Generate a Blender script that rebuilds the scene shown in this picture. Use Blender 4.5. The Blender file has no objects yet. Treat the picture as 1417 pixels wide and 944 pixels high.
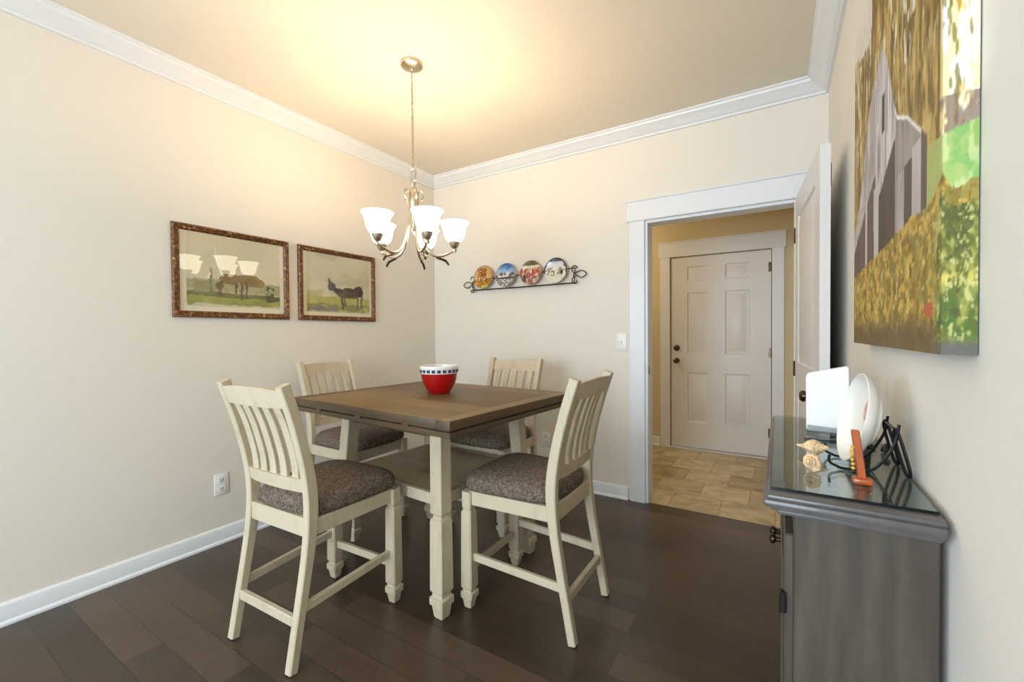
import bpy, bmesh, math, random
from mathutils import Matrix, Vector
PI = math.pi
sc = bpy.context.scene
COL = sc.collection
random.seed(7)

# ------------------------------------------------------------------ colour / material helpers
def lin(c):
    return tuple((v / 12.92 if v <= .04045 else ((v + .055) / 1.055) ** 2.4) for v in c)
def rgb(r, g, b):
    return lin((r / 255., g / 255., b / 255.)) + (1.,)

def newmat(name):
    m = bpy.data.materials.new(name); m.use_nodes = True
    nt = m.node_tree
    return m, nt, nt.nodes['Principled BSDF']
def node(nt, typ, **kw):
    n = nt.nodes.new(typ)
    for k, v in kw.items():
        if k in n.inputs: n.inputs[k].default_value = v
        else: setattr(n, k, v)
    return n
def ramp(nt, fac, stops):
    r = nt.nodes.new('ShaderNodeValToRGB')
    els = r.color_ramp.elements
    els[0].position, els[0].color = stops[0]
    els[1].position, els[1].color = stops[-1]
    for p, c in stops[1:-1]:
        e = els.new(p); e.color = c
    nt.links.new(fac, r.inputs['Fac'])
    return r
def coords(nt, scale=(1, 1, 1), rot=(0, 0, 0), obj=True):
    tc = nt.nodes.new('ShaderNodeTexCoord'); mp = nt.nodes.new('ShaderNodeMapping')
    nt.links.new(tc.outputs['Object'], mp.inputs['Vector'])
    mp.inputs['Scale'].default_value = scale; mp.inputs['Rotation'].default_value = rot
    return mp.outputs['Vector']
def bump(nt, b, height, strength=.2, dist=.002):
    n = nt.nodes.new('ShaderNodeBump'); n.inputs['Strength'].default_value = strength; n.inputs['Distance'].default_value = dist
    nt.links.new(height, n.inputs['Height']); nt.links.new(n.outputs['Normal'], b.inputs['Normal'])

def plain(name, col, rough=.5, metal=0., var=.06, scale=8., spec=.5, stretch=(1, 1, 1), coat=0.):
    m, nt, b = newmat(name)
    v = coords(nt, stretch)
    nz = node(nt, 'ShaderNodeTexNoise', Scale=scale, Detail=4.)
    nt.links.new(v, nz.inputs['Vector'])
    lo = tuple(c * (1 - var) for c in col[:3]) + (1,); hi = tuple(min(1, c * (1 + var)) for c in col[:3]) + (1,)
    r = ramp(nt, nz.outputs['Fac'], [(.3, lo), (.7, hi)])
    nt.links.new(r.outputs['Color'], b.inputs['Base Color'])
    b.inputs['Roughness'].default_value = rough; b.inputs['Metallic'].default_value = metal
    b.inputs['Specular IOR Level'].default_value = spec
    b.inputs['Coat Weight'].default_value = coat
    return m

def wall_paint(name, col):
    m, nt, b = newmat(name)
    v = coords(nt)
    nz = node(nt, 'ShaderNodeTexNoise', Scale=220., Detail=2.); nt.links.new(v, nz.inputs['Vector'])
    n2 = node(nt, 'ShaderNodeTexNoise', Scale=1.3, Detail=2.); nt.links.new(v, n2.inputs['Vector'])
    r = ramp(nt, n2.outputs['Fac'], [(.3, tuple(c * .985 for c in col[:3]) + (1,)), (.7, col)])
    nt.links.new(r.outputs['Color'], b.inputs['Base Color'])
    b.inputs['Roughness'].default_value = .75; b.inputs['Specular IOR Level'].default_value = .25
    bump(nt, b, nz.outputs['Fac'], .12, .001)
    return m

def planks(name, c1, c2, c3, length, width, rough, rot=0., grain=30., gap=.0015, bmp=.25, coat=0.):
    """boards running along local X with random tone and grain"""
    m, nt, b = newmat(name)
    v = coords(nt, (1, 1, 1), (0, 0, rot))
    br = nt.nodes.new('ShaderNodeTexBrick'); br.offset = .37; br.offset_frequency = 2
    br.inputs['Scale'].default_value = 1.; br.inputs['Brick Width'].default_value = length; br.inputs['Row Height'].default_value = width
    br.inputs['Mortar Size'].default_value = gap; br.inputs['Mortar Smooth'].default_value = .1; br.inputs['Bias'].default_value = 0.
    br.inputs['Color1'].default_value = (0, 0, 0, 1); br.inputs['Color2'].default_value = (1, 1, 1, 1); br.inputs['Mortar'].default_value = (.5, .5, .5, 1)
    nt.links.new(v, br.inputs['Vector'])
    mp = nt.nodes.new('ShaderNodeMapping'); mp.inputs['Scale'].default_value = (1.6, grain, 1.); nt.links.new(v, mp.inputs['Vector'])
    # shift the grain per board
    add = nt.nodes.new('ShaderNodeVectorMath'); add.operation = 'MULTIPLY_ADD'
    nt.links.new(br.outputs['Color'], add.inputs[0]); add.inputs[1].default_value = (13., 7., 5.); nt.links.new(mp.outputs['Vector'], add.inputs[2])
    nz = node(nt, 'ShaderNodeTexNoise', Scale=1.5, Detail=6., Roughness=.62, Distortion=.5); nt.links.new(add.outputs['Vector'], nz.inputs['Vector'])
    n2 = node(nt, 'ShaderNodeTexNoise', Scale=3.2, Detail=3.); nt.links.new(v, n2.inputs['Vector'])
    mix = nt.nodes.new('ShaderNodeMath'); mix.operation = 'MULTIPLY_ADD'; mix.inputs[1].default_value = .42
    nt.links.new(br.outputs['Color'], mix.inputs[0])
    m2 = nt.nodes.new('ShaderNodeMath'); m2.operation = 'MULTIPLY'; m2.inputs[1].default_value = .40; nt.links.new(nz.outputs['Fac'], m2.inputs[0])
    m3 = nt.nodes.new('ShaderNodeMath'); m3.operation = 'MULTIPLY_ADD'; m3.inputs[1].default_value = .30
    nt.links.new(n2.outputs['Fac'], m3.inputs[0]); nt.links.new(m2.outputs[0], m3.inputs[2]); nt.links.new(m3.outputs[0], mix.inputs[2])
    r = ramp(nt, mix.outputs[0], [(.2, c1), (.52, c2), (.85, c3)])
    dk = nt.nodes.new('ShaderNodeMix'); dk.data_type = 'RGBA'; dk.inputs['B'].default_value = tuple(c * .35 for c in c1[:3]) + (1,)
    nt.links.new(br.outputs['Fac'], dk.inputs['Factor']); nt.links.new(r.outputs['Color'], dk.inputs['A'])
    nt.links.new(dk.outputs['Result'], b.inputs['Base Color'])
    rr = ramp(nt, nz.outputs['Fac'], [(.3, (rough - .06,) * 3 + (1,)), (.7, (rough + .08,) * 3 + (1,))])
    nt.links.new(rr.outputs['Color'], b.inputs['Roughness'])
    b.inputs['Coat Weight'].default_value = coat; b.inputs['Coat Roughness'].default_value = .25
    sub = nt.nodes.new('ShaderNodeMath'); sub.operation = 'SUBTRACT'; nt.links.new(nz.outputs['Fac'], sub.inputs[0]); nt.links.new(br.outputs['Fac'], sub.inputs[1])
    bump(nt, b, sub.outputs[0], bmp, .0015)
    return m

def tiles(name):
    m, nt, b = newmat(name)
    v = coords(nt)
    br = nt.nodes.new('ShaderNodeTexBrick'); br.offset = .5
    br.inputs['Scale'].default_value = 1.; br.inputs['Brick Width'].default_value = .33; br.inputs['Row Height'].default_value = .33
    br.inputs['Mortar Size'].default_value = .004; br.inputs['Mortar Smooth'].default_value = .2
    br.inputs['Color1'].default_value = (0, 0, 0, 1); br.inputs['Color2'].default_value = (1, 1, 1, 1); br.inputs['Mortar'].default_value = (.4, .4, .4, 1)
    nt.links.new(v, br.inputs['Vector'])
    add = nt.nodes.new('ShaderNodeVectorMath'); add.operation = 'MULTIPLY_ADD'
    nt.links.new(br.outputs['Color'], add.inputs[0]); add.inputs[1].default_value = (9., 4., 2.); nt.links.new(v, add.inputs[2])
    mp = nt.nodes.new('ShaderNodeMapping'); mp.inputs['Scale'].default_value = (4., 6., 1.); mp.inputs['Rotation'].default_value = (0, 0, .7)
    nt.links.new(add.outputs['Vector'], mp.inputs['Vector'])
    nz = node(nt, 'ShaderNodeTexNoise', Scale=1.4, Detail=6., Roughness=.6, Distortion=.8); nt.links.new(mp.outputs['Vector'], nz.inputs['Vector'])
    ma = nt.nodes.new('ShaderNodeMath'); ma.operation = 'MULTIPLY_ADD'; ma.inputs[1].default_value = .22
    m2 = nt.nodes.new('ShaderNodeMath'); m2.operation = 'MULTIPLY'; m2.inputs[1].default_value = .78
    nt.links.new(nz.outputs['Fac'], m2.inputs[0]); nt.links.new(br.outputs['Color'], ma.inputs[0]); nt.links.new(m2.outputs[0], ma.inputs[2])
    r = ramp(nt, ma.outputs[0], [(.28, rgb(148, 130, 96)), (.5, rgb(192, 174, 136)), (.72, rgb(222, 210, 180))])
    dk = nt.nodes.new('ShaderNodeMix'); dk.data_type = 'RGBA'; dk.inputs['B'].default_value = rgb(164, 146, 112)
    nt.links.new(br.outputs['Fac'], dk.inputs['Factor']); nt.links.new(r.outputs['Color'], dk.inputs['A'])
    nt.links.new(dk.outputs['Result'], b.inputs['Base Color'])
    b.inputs['Roughness'].default_value = .42
    inv = nt.nodes.new('ShaderNodeMath'); inv.operation = 'SUBTRACT'; inv.inputs[0].default_value = 1.; nt.links.new(br.outputs['Fac'], inv.inputs[1])
    bump(nt, b, inv.outputs[0], .3, .002)
    return m

def fabric(name):
    m, nt, b = newmat(name)
    v = coords(nt)
    n1 = node(nt, 'ShaderNodeTexNoise', Scale=75., Detail=5., Roughness=.7, Distortion=1.2)
    n2 = node(nt, 'ShaderNodeTexNoise', Scale=420., Detail=2.)
    nt.links.new(v, n1.inputs['Vector']); nt.links.new(v, n2.inputs['Vector'])
    a = nt.nodes.new('ShaderNodeMath'); a.operation = 'MULTIPLY_ADD'; a.inputs[1].default_value = .45
    nt.links.new(n2.outputs['Fac'], a.inputs[0])
    s = nt.nodes.new('ShaderNodeMath'); s.operation = 'MULTIPLY'; s.inputs[1].default_value = .55; nt.links.new(n1.outputs['Fac'], s.inputs[0]); nt.links.new(s.outputs[0], a.inputs[2])
    r = ramp(nt, a.outputs[0], [(.36, rgb(62, 50, 42)), (.5, rgb(103, 89, 78)), (.64, rgb(160, 146, 130))])
    nt.links.new(r.outputs['Color'], b.inputs['Base Color'])
    b.inputs['Roughness'].default_value = .95; b.inputs['Specular IOR Level'].default_value = .1
    bump(nt, b, n2.outputs['Fac'], .5, .002)
    return m

def antique_white(name, base, worn):
    m, nt, b = newmat(name)
    v = coords(nt, (1, 1, .35))
    n1 = node(nt, 'ShaderNodeTexNoise', Scale=22., Detail=6., Roughness=.65); nt.links.new(v, n1.inputs['Vector'])
    r = ramp(nt, n1.outputs['Fac'], [(.30, worn), (.46, base), (.75, tuple(min(1, c * 1.04) for c in base[:3]) + (1,))])
    nt.links.new(r.outputs['Color'], b.inputs['Base Color'])
    b.inputs['Roughness'].default_value = .48
    bump(nt, b, n1.outputs['Fac'], .15, .001)
    return m

def carved_frame(name):
    m, nt, b = newmat(name)
    v = coords(nt)
    n1 = node(nt, 'ShaderNodeTexNoise', Scale=55., Detail=4., Roughness=.7); nt.links.new(v, n1.inputs['Vector'])
    r = ramp(nt, n1.outputs['Fac'], [(.35, rgb(52, 28, 10)), (.52, rgb(112, 66, 26)), (.60, rgb(140, 88, 36)), (.67, rgb(228, 196, 126))])
    nt.links.new(r.outputs['Color'], b.inputs['Base Color'])
    b.inputs['Roughness'].default_value = .4; b.inputs['Metallic'].default_value = .15
    bump(nt, b, n1.outputs['Fac'], .8, .004)
    return m

def vcol(name, rough=.6, coat=0.):
    m, nt, b = newmat(name)
    a = nt.nodes.new('ShaderNodeVertexColor'); a.layer_name = 'paint'
    v = coords(nt)
    nz = node(nt, 'ShaderNodeTexNoise', Scale=300., Detail=2.); nt.links.new(v, nz.inputs['Vector'])
    nt.links.new(a.outputs['Color'], b.inputs['Base Color'])
    b.inputs['Roughness'].default_value = rough; b.inputs['Specular IOR Level'].default_value = .3
    b.inputs['Coat Weight'].default_value = coat; b.inputs['Coat Roughness'].default_value = .03
    bump(nt, b, nz.outputs['Fac'], .1, .001)
    return m

def thin_glass(name, tint=(1, 1, 1, 1), fres=1.5, extra=0.):
    m = bpy.data.materials.new(name); m.use_nodes = True; nt = m.node_tree; nt.nodes.clear()
    out = nt.nodes.new('ShaderNodeOutputMaterial'); tr = nt.nodes.new('ShaderNodeBsdfTransparent'); gl = nt.nodes.new('ShaderNodeBsdfGlossy')
    mx = nt.nodes.new('ShaderNodeMixShader'); fr = nt.nodes.new('ShaderNodeFresnel'); 
    ge = nt.nodes.new('ShaderNodeNewGeometry'); io = nt.nodes.new('ShaderNodeMath'); io.operation = 'MULTIPLY_ADD'
    io.inputs[1].default_value = 1. / fres - fres; io.inputs[2].default_value = fres      # both faces of the sheet read as glass to air
    nt.links.new(ge.outputs['Backfacing'], io.inputs[0]); nt.links.new(io.outputs[0], fr.inputs['IOR'])
    tr.inputs['Color'].default_value = tint; gl.inputs['Roughness'].default_value = .01
    if extra:
        ad = nt.nodes.new('ShaderNodeMath'); ad.operation = 'ADD'; ad.use_clamp = True; ad.inputs[1].default_value = extra
        nt.links.new(fr.outputs[0], ad.inputs[0]); nt.links.new(ad.outputs[0], mx.inputs['Fac'])
    else: nt.links.new(fr.outputs[0], mx.inputs['Fac'])
    nt.links.new(tr.outputs[0], mx.inputs[1]); nt.links.new(gl.outputs[0], mx.inputs[2]); nt.links.new(mx.outputs[0], out.inputs['Surface'])
    return m

def shade_glass(name, col, strength):
    m, nt, b = newmat(name)
    b.inputs['Base Color'].default_value = rgb(250, 246, 236); b.inputs['Roughness'].default_value = .35
    b.inputs['Emission Color'].default_value = col; b.inputs['Emission Strength'].default_value = strength
    return m

M = {}
M['wall'] = wall_paint('cream_wall_paint', rgb(230, 223, 211))
M['ceil'] = wall_paint('ceiling_paint', rgb(226, 219, 204))
M['trim'] = plain('white_trim_paint', rgb(228, 230, 232), .38, var=.01)
M['hallwall'] = wall_paint('hall_wall_paint', rgb(214, 198, 160))
M['door'] = plain('white_door_paint', rgb(226, 222, 218), .4, var=.01)
M['floor'] = planks('dark_floor_boards', rgb(48, 36, 26), rgb(71, 55, 41), rgb(93, 74, 57), 1.15, .128, .36, 0., 26., .0012, .2, .15)
M['tile'] = tiles('beige_stone_tile')
M['white'] = antique_white('antique_white_paint', rgb(199, 185, 158), rgb(184, 168, 139))
M['tabletop'] = planks('brown_table_boards', rgb(70, 50, 24), rgb(104, 79, 42), rgb(132, 104, 60), 2.4, .155, .46, 0., 34., .0008, .25, .0)
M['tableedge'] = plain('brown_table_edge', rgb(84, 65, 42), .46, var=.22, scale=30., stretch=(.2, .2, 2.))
M['dark'] = plain('dark_gap', rgb(24, 19, 16), .7)
M['shelfwood'] = planks('grey_brown_shelf', rgb(112, 94, 66), rgb(150, 128, 94), rgb(174, 152, 118), 2.4, .14, .42, 0., 34., .0008, .2)
M['fabric'] = fabric('grey_tweed')
M['grey_wood'] = plain('grey_stained_wood', rgb(74, 65, 55), .5, var=.36, scale=7., stretch=(5., 5., .5))
M['grey_top'] = plain('grey_stained_top', rgb(90, 86, 85), .36, var=.12, scale=10., stretch=(4., .5, 2.), coat=.2)
M['nickel'] = plain('brushed_nickel', rgb(196, 184, 164), .28, metal=1., var=.05)
M['bronze'] = plain('dark_bronze', rgb(92, 76, 60), .2, metal=.95, var=.1)
M['iron'] = plain('black_iron', rgb(22, 20, 20), .45, metal=.4, var=.1)
M['rackiron'] = plain('brown_wrought_iron', rgb(72, 56, 42), .5, metal=.5, var=.15)
M['plastic'] = plain('white_plastic', rgb(236, 234, 230), .35, var=.01)
M['socket'] = plain('socket_dark', rgb(90, 88, 86), .5)
M['red'] = plain('red_glaze', rgb(176, 6, 14), .18, var=.05, coat=.6)
M['cream_glaze'] = plain('white_glaze', rgb(240, 236, 226), .2, var=.02, coat=.4)
M['frame'] = carved_frame('carved_gilt_frame')
M['picture'] = vcol('printed_paper', .8)
M['canvas'] = vcol('painted_canvas', .55)
M['enamel'] = vcol('painted_ceramic', .2, .4)
M['pane'] = thin_glass('picture_glass', (1, 1, 1, 1), 1.5)
M['winpane'] = thin_glass('window_glass', (1, 1, 1, 1), 1.4)
M['glass_top'] = thin_glass('glass_table_cover', (.86, .92, .89, 1), 1.55, .06)
M['acrylic'] = thin_glass('clear_acrylic', (.82, .84, .85, 1), 1.45, .05)
M['glassedge'] = plain('dark_glass_edge', rgb(16, 20, 20), .15, var=.02)
M['shade'] = shade_glass('frosted_shade', (1., .88, .68, 1), 6.0)
M['orange_wood'] = plain('orange_wood', rgb(176, 84, 34), .35, var=.2, scale=20., stretch=(4, 4, .5), coat=.3)
M['bead'] = plain('yellow_bead', rgb(214, 168, 60), .4)
M['shell'] = plain('sea_shell', rgb(228, 194, 150), .4, var=.30, scale=120.)
M['black'] = plain('black_rubber', rgb(14, 13, 13), .5)

# ------------------------------------------------------------------ geometry helpers
def V(*a): return Vector(a)
def box(bm, lo, hi, bev=0., seg=2):
    g = bmesh.ops.create_cube(bm, size=1.)
    vs = g['verts']
    c = [(lo[i] + hi[i]) / 2 for i in range(3)]; s = [hi[i] - lo[i] for i in range(3)]
    for v in vs:
        v.co = Vector((c[i] + v.co[i] * s[i] for i in range(3)))
    if bev > 0:
        es = list({e for v in vs for e in v.link_edges})
        r = bmesh.ops.bevel(bm, geom=es, offset=bev, segments=seg, profile=.5, affect='EDGES')
        return r['verts']
    return vs
def loft(bm, rings, cap=True, close=True):
    R = [[bm.verts.new(p) for p in r] for r in rings]
    n = len(R[0])
    for a, b in zip(R, R[1:]):
        for i in range(n if close else n - 1):
            j = (i + 1) % n
            bm.faces.new((a[i], a[j], b[j], b[i]))
    if cap:
        bm.faces.new(R[0][::-1]); bm.faces.new(R[-1])
    return R
def lathe(bm, prof, seg=32, mat=Matrix()):
    """prof: (r,z) list, revolved about Z"""
    rings = []
    for r, z in prof:
        r = max(r, 1e-5)
        rings.append([mat @ Vector((r * math.cos(2 * PI * i / seg), r * math.sin(2 * PI * i / seg), z)) for i in range(seg)])
    loft(bm, rings, cap=True)
def spline(pts, n=8, closed=False):
    P = [Vector(p) for p in pts]; out = []
    N = len(P)
    for i in range(N if closed else N - 1):
        p0 = P[(i - 1) % N] if closed else P[max(i - 1, 0)]; p1 = P[i]; p2 = P[(i + 1) % N]; p3 = P[(i + 2) % N] if closed else P[min(i + 2, N - 1)]
        for k in range(n):
            t = k / n
            out.append(.5 * ((2 * p1) + (-p0 + p2) * t + (2 * p0 - 5 * p1 + 4 * p2 - p3) * t * t + (-p0 + 3 * p1 - 3 * p2 + p3) * t ** 3))
    if not closed: out.append(P[-1])
    return out
def tube(bm, path, rad, seg=8, closed=False):
    P = [Vector(p) for p in path]; N = len(P)
    rads = rad if isinstance(rad, (list, tuple)) else [rad] * N
    rings = []; up = None
    for i in range(N):
        if closed: t = P[(i + 1) % N] - P[i - 1]
        else: t = P[min(i + 1, N - 1)] - P[max(i - 1, 0)]
        t.normalize()
        if up is None:
            up = Vector((0, 0, 1)) if abs(t.z) < .9 else Vector((1, 0, 0))
        a = t.cross(up)
        if a.length < 1e-5: a = t.cross(Vector((0, 1, 0)))
        a.normalize(); b = a.cross(t); up = b
        rings.append([P[i] + (a * math.cos(2 * PI * k / seg) + b * math.sin(2 * PI * k / seg)) * rads[i] for k in range(seg)])
    if closed: rings.append(rings[0]); 
    if closed:
        R = [[bm.verts.new(p) for p in r] for r in rings[:-1]]
        for i in range(N):
            a, b = R[i], R[(i + 1) % N]
            for k in range(seg):
                j = (k + 1) % seg; bm.faces.new((a[k], a[j], b[j], b[k]))
    else: loft(bm, rings)
def sphere(bm, c, r, sx=1, sy=1, sz=1, seg=16):
    m = Matrix.Translation(c) @ Matrix.Diagonal((sx, sy, sz, 1))
    bmesh.ops.create_uvsphere(bm, u_segments=seg, v_segments=max(6, seg // 2), radius=r, matrix=m)

def world_of(o):
    m = o.matrix_basis.copy()
    while o.parent:
        o = o.parent; m = o.matrix_basis @ m
    return m
def obj(name, bm, mat, parent=None, smooth=False, world=False, loc=None):
    if world and parent is not None: bm.transform(world_of(parent).inverted())
    if loc is not None: bm.transform(Matrix.Translation(-Vector(loc)))
    bmesh.ops.recalc_face_normals(bm, faces=bm.faces)
    me = bpy.data.meshes.new(name); bm.to_mesh(me); bm.free()
    o = bpy.data.objects.new(name, me); COL.objects.link(o)
    for mm in (mat if isinstance(mat, (list, tuple)) else [mat]): me.materials.append(mm)
    if parent is not None: o.parent = parent
    if loc is not None: o.location = loc
    if smooth:
        for p in me.polygons: p.use_smooth = True
        me.set_sharp_from_angle(angle=math.radians(smooth if smooth is not True else 40))
    return o
def tag(o, label, cat, group=None, kind=None):
    o['label'] = label; o['category'] = cat
    if group: o['group'] = group
    if kind: o['kind'] = kind
    return o
def thing(name, label, cat, loc=(0, 0, 0), rz=0., group=None):
    o = bpy.data.objects.new(name, None); COL.objects.link(o)
    o.empty_display_size = .1
    o.location = loc; o.rotation_euler = (0, 0, rz)
    return tag(o, label, cat, group)
def struct(name, bm, mat, label, cat, smooth=False):
    return tag(obj(name, bm, mat, None, smooth), label, cat, None, 'structure')
def copy_tree(o, parent=None):
    c = o.copy(); COL.objects.link(c)
    if parent is not None: c.parent = parent
    for ch in list(o.children): copy_tree(ch, c)
    return c
def B(): return bmesh.new()

# ------------------------------------------------------------------ the room
W, H, YR = 3.068, 2.71, -6.2          # width, height, rear wall
OX0, OX1, OZ = 2.004, 2.904, 2.036   # doorway in the back wall
T = .12
b = B(); box(b, (-.02, YR, -.05), (W + .02, .02, 0)); struct('floor', b, M['floor'], 'dark brown hardwood plank floor of the dining room', 'floor')
b = B(); box(b, (-.6, .02, -.05), (3.2, 1.9, 0)); struct('floor_hall', b, M['tile'], 'beige stone tile floor in the entry beyond the doorway', 'floor')
b = B(); box(b, (-.1, YR, H), (W + .1, 0.0, H + .05)); struct('ceiling', b, M['ceil'], 'plain cream ceiling with the chandelier hanging from it', 'ceiling')
b = B(); box(b, (-.6, T, 2.44), (3.2, 1.9, 2.49)); struct('ceiling_hall', b, M['ceil'], 'low ceiling of the entry beyond the doorway', 'ceiling')
# left wall with a daylight window behind the camera
wy0, wy1, wz0, wz1 = -5.6, -4.0, .75, 2.25
b = B()
box(b, (-T, wy1, 0), (0, 0, H)); box(b, (-T, YR, 0), (0, wy0, H)); box(b, (-T, wy0, 0), (0, wy1, wz0)); box(b, (-T, wy0, wz1), (0, wy1, H))
struct('wall_left', b, M['wall'], 'long cream wall with the two framed prints', 'wall')
b = B()
box(b, (-T, 0, 0), (OX0, T, H)); box(b, (OX1, 0, 0), (W, T, H)); box(b, (OX0, 0, OZ), (OX1, T, H))
struct('wall_back', b, M['wall'], 'cream wall with the plate rack and the open doorway', 'wall')
b = B(); box(b, (W, YR, 0), (W + T, T, H)); struct('wall_right', b, M['wall'], 'cream wall behind the sideboard and the barn canvas', 'wall')
rx0, rx1, rz0, rz1 = .5, 2.6, .5, 2.3
b = B()
box(b, (-T, YR - T, 0), (rx0, YR, H)); box(b, (rx1, YR - T, 0), (W + T, YR, H)); box(b, (rx0, YR - T, 0), (rx1, YR, rz0)); box(b, (rx0, YR - T, rz1), (rx1, YR, H))
struct('wall_rear', b, M['wall'], 'cream wall behind the camera with a wide window', 'wall')
def window(name, lo, hi, axis, label):
    b = B(); f = .05
    a, c = (1, 2) if axis == 0 else (0, 2)
    def bar(l0, h0, l2, h2):
        L = list(lo); Hh = list(hi); L[a], Hh[a], L[c], Hh[c] = l0, h0, l2, h2; box(b, L, Hh, .004, 1)
    bar(lo[a], lo[a] + f, lo[c], hi[c]); bar(hi[a] - f, hi[a], lo[c], hi[c]); bar(lo[a] + f, hi[a] - f, lo[c], lo[c] + f); bar(lo[a] + f, hi[a] - f, hi[c] - f, hi[c])
    mid = (lo[a] + hi[a]) / 2; bar(mid - .02, mid + .02, lo[c] + f, hi[c] - f)
    w = struct(name, b, M['trim'], label, 'window')
    b = B(); L = list(lo); Hh = list(hi); k = axis; m_ = (lo[k] + hi[k]) / 2; L[k], Hh[k] = m_ - .003, m_ + .003
    L[a] += .03; Hh[a] -= .03; L[c] += .03; Hh[c] -= .03
    box(b, L, Hh); obj('pane', b, M['winpane'], w)
window('window_1', (-.09, wy0, wz0), (-.03, wy1, wz1), 0, 'white framed window in the left wall behind the camera')
window('window_2', (rx0, YR - .09, rz0), (rx1, YR - .03, rz1), 1, 'wide white framed window behind the camera')
# hall shell
HY = 1.70; DX0, DX1, DZ = 1.826, 2.764, 2.034
b = B()
box(b, (-.6, HY, 0), (DX0, HY + .1, 2.44)); box(b, (DX1, HY, 0), (3.2, HY + .1, 2.44)); box(b, (DX0, HY, DZ), (DX1, HY + .1, 2.44))
struct('wall_hall_back', b, M['hallwall'], 'tan wall of the entry around the closed front door', 'wall')
b = B(); box(b, (2.96, T, 0), (3.06, HY, 2.44)); struct('wall_hall_right', b, M['hallwall'], 'shaded tan side wall of the entry behind the open door', 'wall')
b = B(); box(b, (-.7, T, 0), (-.6, HY, 2.44)); struct('wall_hall_left', b, M['hallwall'], 'far tan end wall of the entry passage', 'wall')

# crown moulding: profile (out from wall, down from ceiling)
CP = [(0, 0), (.105, 0), (.105, .010), (.094, .014), (.090, .026), (.074, .034), (.054, .046), (.036, .060), (.026, .068), (.018, .070), (.016, .083), (0, .083)]
def crown(name, fn, label):
    b = B(); loft(b, [[fn(o, d, s) for o, d in CP] for s in (0, 1)]); struct(name, b, M['trim'], label, 'crown moulding', 30)
crown('trim_1', lambda o, d, s: V(o, YR if s == 0 else -o, H - d), 'white crown moulding along the left wall above the prints')
crown('trim_2', lambda o, d, s: V(o if s == 0 else W - o, -o, H - d), 'white crown moulding above the plate rack and doorway')
crown('trim_3', lambda o, d, s: V(W - o, YR if s == 0 else -o, H - d), 'white crown moulding above the barn canvas')
# baseboards with shoe moulding
BP = [(0, 0), (.024, 0), (.024, .010), (.018, .018), (.014, .020), (.014, .084), (.010, .092), (.004, .096), (0, .096)]
def base(name, fn, label):
    b = B(); loft(b, [[fn(o, z, s) for o, z in BP] for s in (0, 1)]); struct(name, b, M['trim'], label, 'baseboard', 30)
base('baseboard_left', lambda o, z, s: V(o, YR if s == 0 else -o, z), 'white baseboard along the wall with the two prints')
base('baseboard_back', lambda o, z, s: V(o if s == 0 else OX0 - .125, -o, z), 'white baseboard along the wall under the plate rack')
base('baseboard_right', lambda o, z, s: V(W - o, YR if s == 0 else -.02, z), 'white baseboard behind the grey sideboard')
base('baseboard_hall', lambda o, z, s: V(-.6 if s == 0 else DX0 - .105, HY - o, z), 'white baseboard in the entry beside the front door')
# doorway casing (craftsman head, wider than the legs) and jamb lining
b = B()
cw = .108
box(b, (OX0 - cw, -.018, 0), (OX0, 0, OZ + .004), .002, 1); box(b, (OX1, -.018, 0), (OX1 + .09, 0, OZ + .004), .002, 1)
box(b, (OX0 - cw - .018, -.024, OZ + .004), (OX1 + .10, 0, 2.176), .002, 1)
box(b, (OX0 - cw - .024, -.030, 2.176), (OX1 + .106, 0, 2.190), .003, 1)
box(b, (OX0 - cw - .022, -.028, OZ), (OX1 + .104, 0, OZ + .012), .003, 1)
box(b, (OX0, 0, 0), (OX0 + .018, T + .01, OZ)); box(b, (OX1 - .002, 0, 0), (OX1 + .014, T + .01, OZ)); box(b, (OX0 + .018, 0, OZ - .018), (OX1 - .002, T + .01, OZ))
o = struct('trim_4', b, M['trim'], 'white casing with a tall plain head around the open doorway', 'door casing')
b = B(); box(b, (OX0 + .016, .03, .93), (OX0 + .0195, .055, .99)); obj('strike_plate', b, M['bronze'], o)
b = B()
box(b, (DX0 - .10, HY - .018, 0), (DX0, HY, DZ + .004), .002, 1); box(b, (DX1, HY - .018, 0), (DX1 + .10, HY, DZ + .004), .002, 1)
box(b, (DX0 - .115, HY - .024, DZ + .004), (DX1 + .115, HY, DZ + .15), .002, 1); box(b, (DX0 - .125, HY - .03, DZ + .15), (DX1 + .125, HY, DZ + .165), .002, 1)
struct('trim_5', b, M['trim'], 'pale casing around the closed front door in the entry', 'door casing')
b = B(); box(b, (DX0 - .02, HY - .035, 0), (DX1 + .02, HY + .02, .012), .003, 1)
struct('trim_6', b, M['trim'], 'pale threshold strip under the closed front door', 'threshold')

# ------------------------------------------------------------------ doors
def panel_face(bm, w, h, panels, y, sgn, depth=.009):
    """face of a panelled door in the XZ plane at y; raised panels inside sunk rims"""
    xs = sorted({0, w} | {p[0] for p in panels} | {p[2] for p in panels}); zs = sorted({0, h} | {p[1] for p in panels} | {p[3] for p in panels})
    def inp(x, z): return any(p[0] < x < p[2] and p[1] < z < p[3] for p in panels)
    for i in range(len(xs) - 1):
        for j in range(len(zs) - 1):
            if not inp((xs[i] + xs[i + 1]) / 2, (zs[j] + zs[j + 1]) / 2):
                bm.faces.new([bm.verts.new((x, y, z)) for x, z in ((xs[i], zs[j]), (xs[i + 1], zs[j]), (xs[i + 1], zs[j + 1]), (xs[i], zs[j + 1]))])
    for (x0, z0, x1, z1) in panels:
        rings = []
        for ins, d in ((0, 0), (.010, depth), (.024, depth), (.042, .002)):
            rings.append([(x, y + sgn * d, z) for x, z in ((x0 + ins, z0 + ins), (x1 - ins, z0 + ins), (x1 - ins, z1 - ins), (x0 + ins, z1 - ins))])
        R = loft(bm, rings, cap=False); bm.faces.new(R[-1])
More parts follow.
